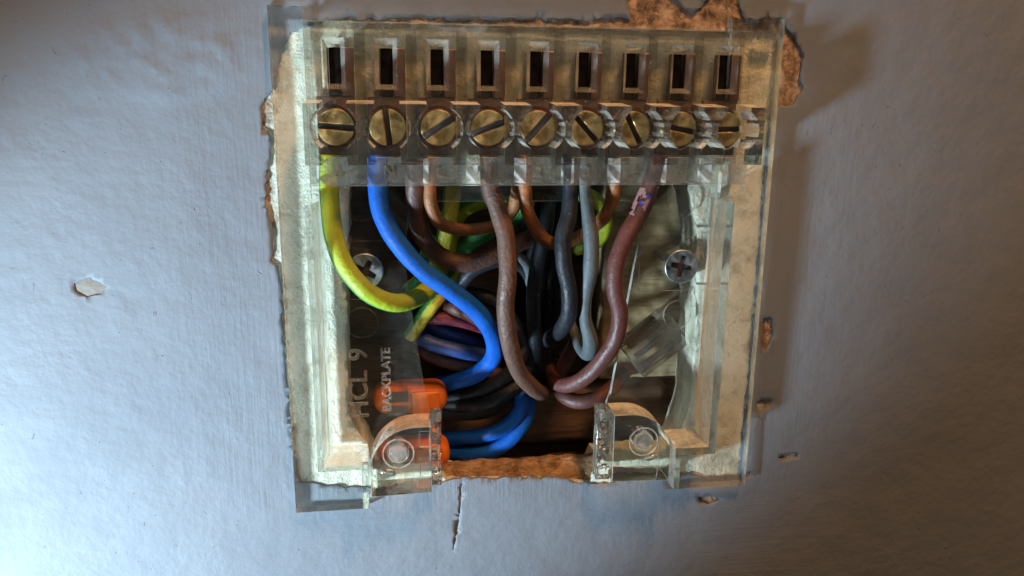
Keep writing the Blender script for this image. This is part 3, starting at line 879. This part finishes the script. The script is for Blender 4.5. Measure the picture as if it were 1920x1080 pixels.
wire('red_brown_wire', [(1052, 690, -17), (1050, 732, -11), (1078, 752, -7), (1112, 748, -6), (1145, 730, -8), (1170, 700, -12)],
     3.1, [MAUV], 'lower red brown wire bending round just beneath the scuffed one', seed=10)
wire('black_wire', [(835, 575, -12), (868, 528, -6.5), (890, 506, -5), (925, 491, -5), (958, 490, -6.5), (985, 505, -9), (1005, 545, -13)],
     2.6, [BLK], 'glossy black wire arching left of the middle brown wire, above the blue one', seed=11)
wire('grey_wire', [(948, 478, -8), (970, 483, -7), (988, 500, -8), (996, 530, -11), (998, 560, -15)],
     2.4, [GREY], 'short grey wire bend just right of the middle brown wire', seed=12)
wire('earth_wire', [(770, 630, -8), (788, 602, -6), (815, 565, -6), (845, 530, -10), (868, 500, -14)],
     2.9, [YEL2, GRN], 'green and yellow wire end crossing below the blue wire at the left plate edge', seed=13, stripe=8, phase=10)
wire('earth_wire', [(850, 335, -7), (846, 380, -8), (838, 425, -9), (826, 475, -10), (795, 530, -10)],
     3.4, [YEL2, GRN], 'upright green and yellow wire behind the left tan link', seed=14, stripe=7, phase=3)
wire('earth_wire', [(850, 420, -14), (870, 392, -11), (910, 376, -9), (950, 379, -9), (975, 400, -12)],
     3.2, [YEL, GRN], 'yellow wire bend peeping out under the terminal block by the middle brown wire', seed=15, stripe=6, phase=12)
wire('earth_wire', [(845, 495, -14), (875, 462, -12), (925, 428, -11), (965, 408, -11), (990, 375, -10)],
     3.2, [YEL2, GRN], 'mostly green striped wire slanting up behind the middle brown wire', seed=16, stripe=12, phase=14)
wire('earth_wire', [(1075, 362, -8), (1110, 370, -6), (1131, 395, -5), (1132, 430, -5), (1115, 456, -6), (1080, 466, -9)],
     2.9, [YEL, GRN], 'yellow loop with a green stripe to the right of the grey wire', seed=17, stripe=6, phase=2)
wire('red_wire', [(785, 597, -9), (830, 597, -8), (880, 606, -9), (940, 628, -12)], 2.6, [MARO], 'deep maroon wire low behind the blue wire', seed=18)
wire('red_brown_wire', [(838, 572, -9), (865, 582, -7), (900, 600, -7), (945, 630, -11)], 3.0, [MAUV], 'dusky red brown wire lying over the maroon wire behind the blue', seed=19)
wire('blue_wire', [(780, 596, -13), (830, 622, -11), (880, 640, -11), (940, 668, -13)], 3.0, [NAVY], 'upper of two navy wires tucked behind the bright blue bend', seed=20)
wire('blue_wire', [(765, 622, -10), (815, 646, -8.5), (870, 660, -8), (925, 668, -11)], 3.0, [NAVY], 'lower of two navy wires tucked behind the bright blue bend', seed=21)
wire('brown_wire', [(775, 650, -13), (830, 675, -11), (885, 690, -11), (945, 704, -13)], 3.0, [DBRN], 'dim dark brown wire lying below the navy pair at the left', seed=22)
wire('blue_wire', [(800, 832, -14), (850, 822, -12), (910, 816, -8), (952, 797, -6.5), (976, 765, -6.5), (975, 732, -9), (955, 695, -13)], 3.0, [BLUE],
     'upper of two blue wires looping into the lower orange connector', seed=23)
wire('blue_wire', [(800, 848, -15), (855, 850, -12), (910, 848, -8), (955, 825, -7), (984, 785, -8), (988, 740, -10), (975, 700, -14)], 3.2, [BLUE],
     'lower of two blue wires looping into the lower orange connector', seed=24)
wire('black_wire', [(992, 610, -10), (985, 650, -8), (962, 692, -6.5), (920, 725, -8), (870, 742, -11), (800, 748, -15)], 2.9, [BLK],
     'upper black wire running to the upper orange connector under the blue bend', seed=25)
wire('black_wire', [(1000, 660, -11), (982, 705, -8), (950, 738, -6.5), (908, 758, -7), (860, 758, -11), (800, 756, -15)], 3.0, [BLK],
     'lower shiny black wire running to the upper orange connector', seed=26)
wire('brown_wire', [(1080, 640, -9), (1062, 675, -10), (1045, 705, -12), (1020, 735, -16)], 2.8, [MAUV], 'dim purplish wire stub behind the hooked grey wire', seed=27)
wire('black_wire', [(850, 560, -14), (890, 552, -10), (935, 572, -9), (972, 620, -8), (992, 680, -9), (1000, 740, -14)], 2.9, [BLK],
     'black wire arching from behind the blue wire down to the right', seed=40)
wire('black_wire', [(1030, 372, -9), (1022, 430, -4.5), (1008, 490, -3.5), (1000, 560, -5), (1003, 640, -7), (1012, 700, -11)], 2.8, [BLK],
     'black wire right of the thick brown wire, just in front of the dark bunch', seed=41)
wire('black_wire', [(800, 770, -13), (860, 776, -12), (915, 770, -11), (965, 735, -11), (985, 690, -13)], 2.8, [BLK],
     'third black wire deeper down above the blue loops', seed=42)
wire('earth_wire', [(810, 440, -13), (800, 480, -12), (790, 520, -11), (765, 545, -12)], 2.9, [YEL2, GRN],
     'dull green and yellow wire glimpsed between the blue and dark brown wires', seed=43, stripe=9, phase=14)
for k, (x0, x1, x2, x3, h) in enumerate(((1008, 992, 985, 1000, -12), (1022, 1010, 1004, 1012, -10), (1034, 1026, 1020, 1024, -11), (1018, 1034, 1036, 1030, -13), (1000, 1002, 1020, 1040, -14), (985, 975, 978, 990, -15))):
    wire('black_wire', [(x0 + 12, 360, h - 6), (x0, 440, h - 3), (x1, 520, h - 2.5), (x2, 600, h - 3), (x3, 680, h - 4), (x3 + 8, 730, h - 8)], 2.9, [INKY],
         'black wire in the dark bunch at the centre of the opening', 'black wires bunched in the opening', seed=30 + k)

# ------------------------------------------------------------------ connectors
ORG = make_pvc('orange_plastic', (0.66, 0.14, 0.008), (0.9, 0.32, 0.06), .32, .3)
DRK = make_plain('dark_grey_plastic', (0.06, 0.055, 0.05), .5)
def rounded_box(name, lu, lv, lh, w, mat_, parent=None):
    bm = bmesh.new(); box(bm, -lu / 2, lu / 2, -lv / 2, lv / 2, -lh / 2, lh / 2)
    o = obj_from_bm(name, bm, mat_, parent)
    md = o.modifiers.new('edge', 'BEVEL'); md.width = w * MM; md.segments = 6; md.limit_method = 'ANGLE'
    for p in o.data.polygons: p.use_smooth = True
    return o
def connector(px, py, h, label, flip):
    u, v = un(px, py, h)
    root = tag(empty('wire_connector'), label, 'wire connector', 'orange wire connectors')
    root.location = P(u, v, h)
    rounded_box('housing', 14.5, 5.7, 8, 2.6, ORG, root)
    for dv in (-1.45, 1.45):
        w = rounded_box('test_window', 4.2, 2.2, .5, .2, DRK, root)
        w.location = P(-2.6, dv, 4.05)
    s = rounded_box('lever', 5.4, 4.9, .9, .35, ORG, root)
    s.location = P(2.9, 0, 4.35)
    return root
connector(770, 742, -8, 'upper orange wire connector showing through the lower left of the plate', 0)
connector(776, 846, -7.5, 'lower orange wire connector behind the left corner boss', 1)
u, v = un(1222, 640, -8)
root = tag(empty('clear_connector'), 'smoky clear wire connector lying slantwise behind the right half of the plate', 'wire connector')
root.location = P(u, v, -7.5); root.rotation_euler = (0, math.radians(-38), 0)
rounded_box('housing', 12, 8.5, 5, .5, CLEAR_GREY, root)
for k in range(3):
    c = rounded_box('busbar', 8, 1.1, 1.6, .2, DRK, root); c.location = P(-.6, -2.6 + 2.6 * k, -.4)
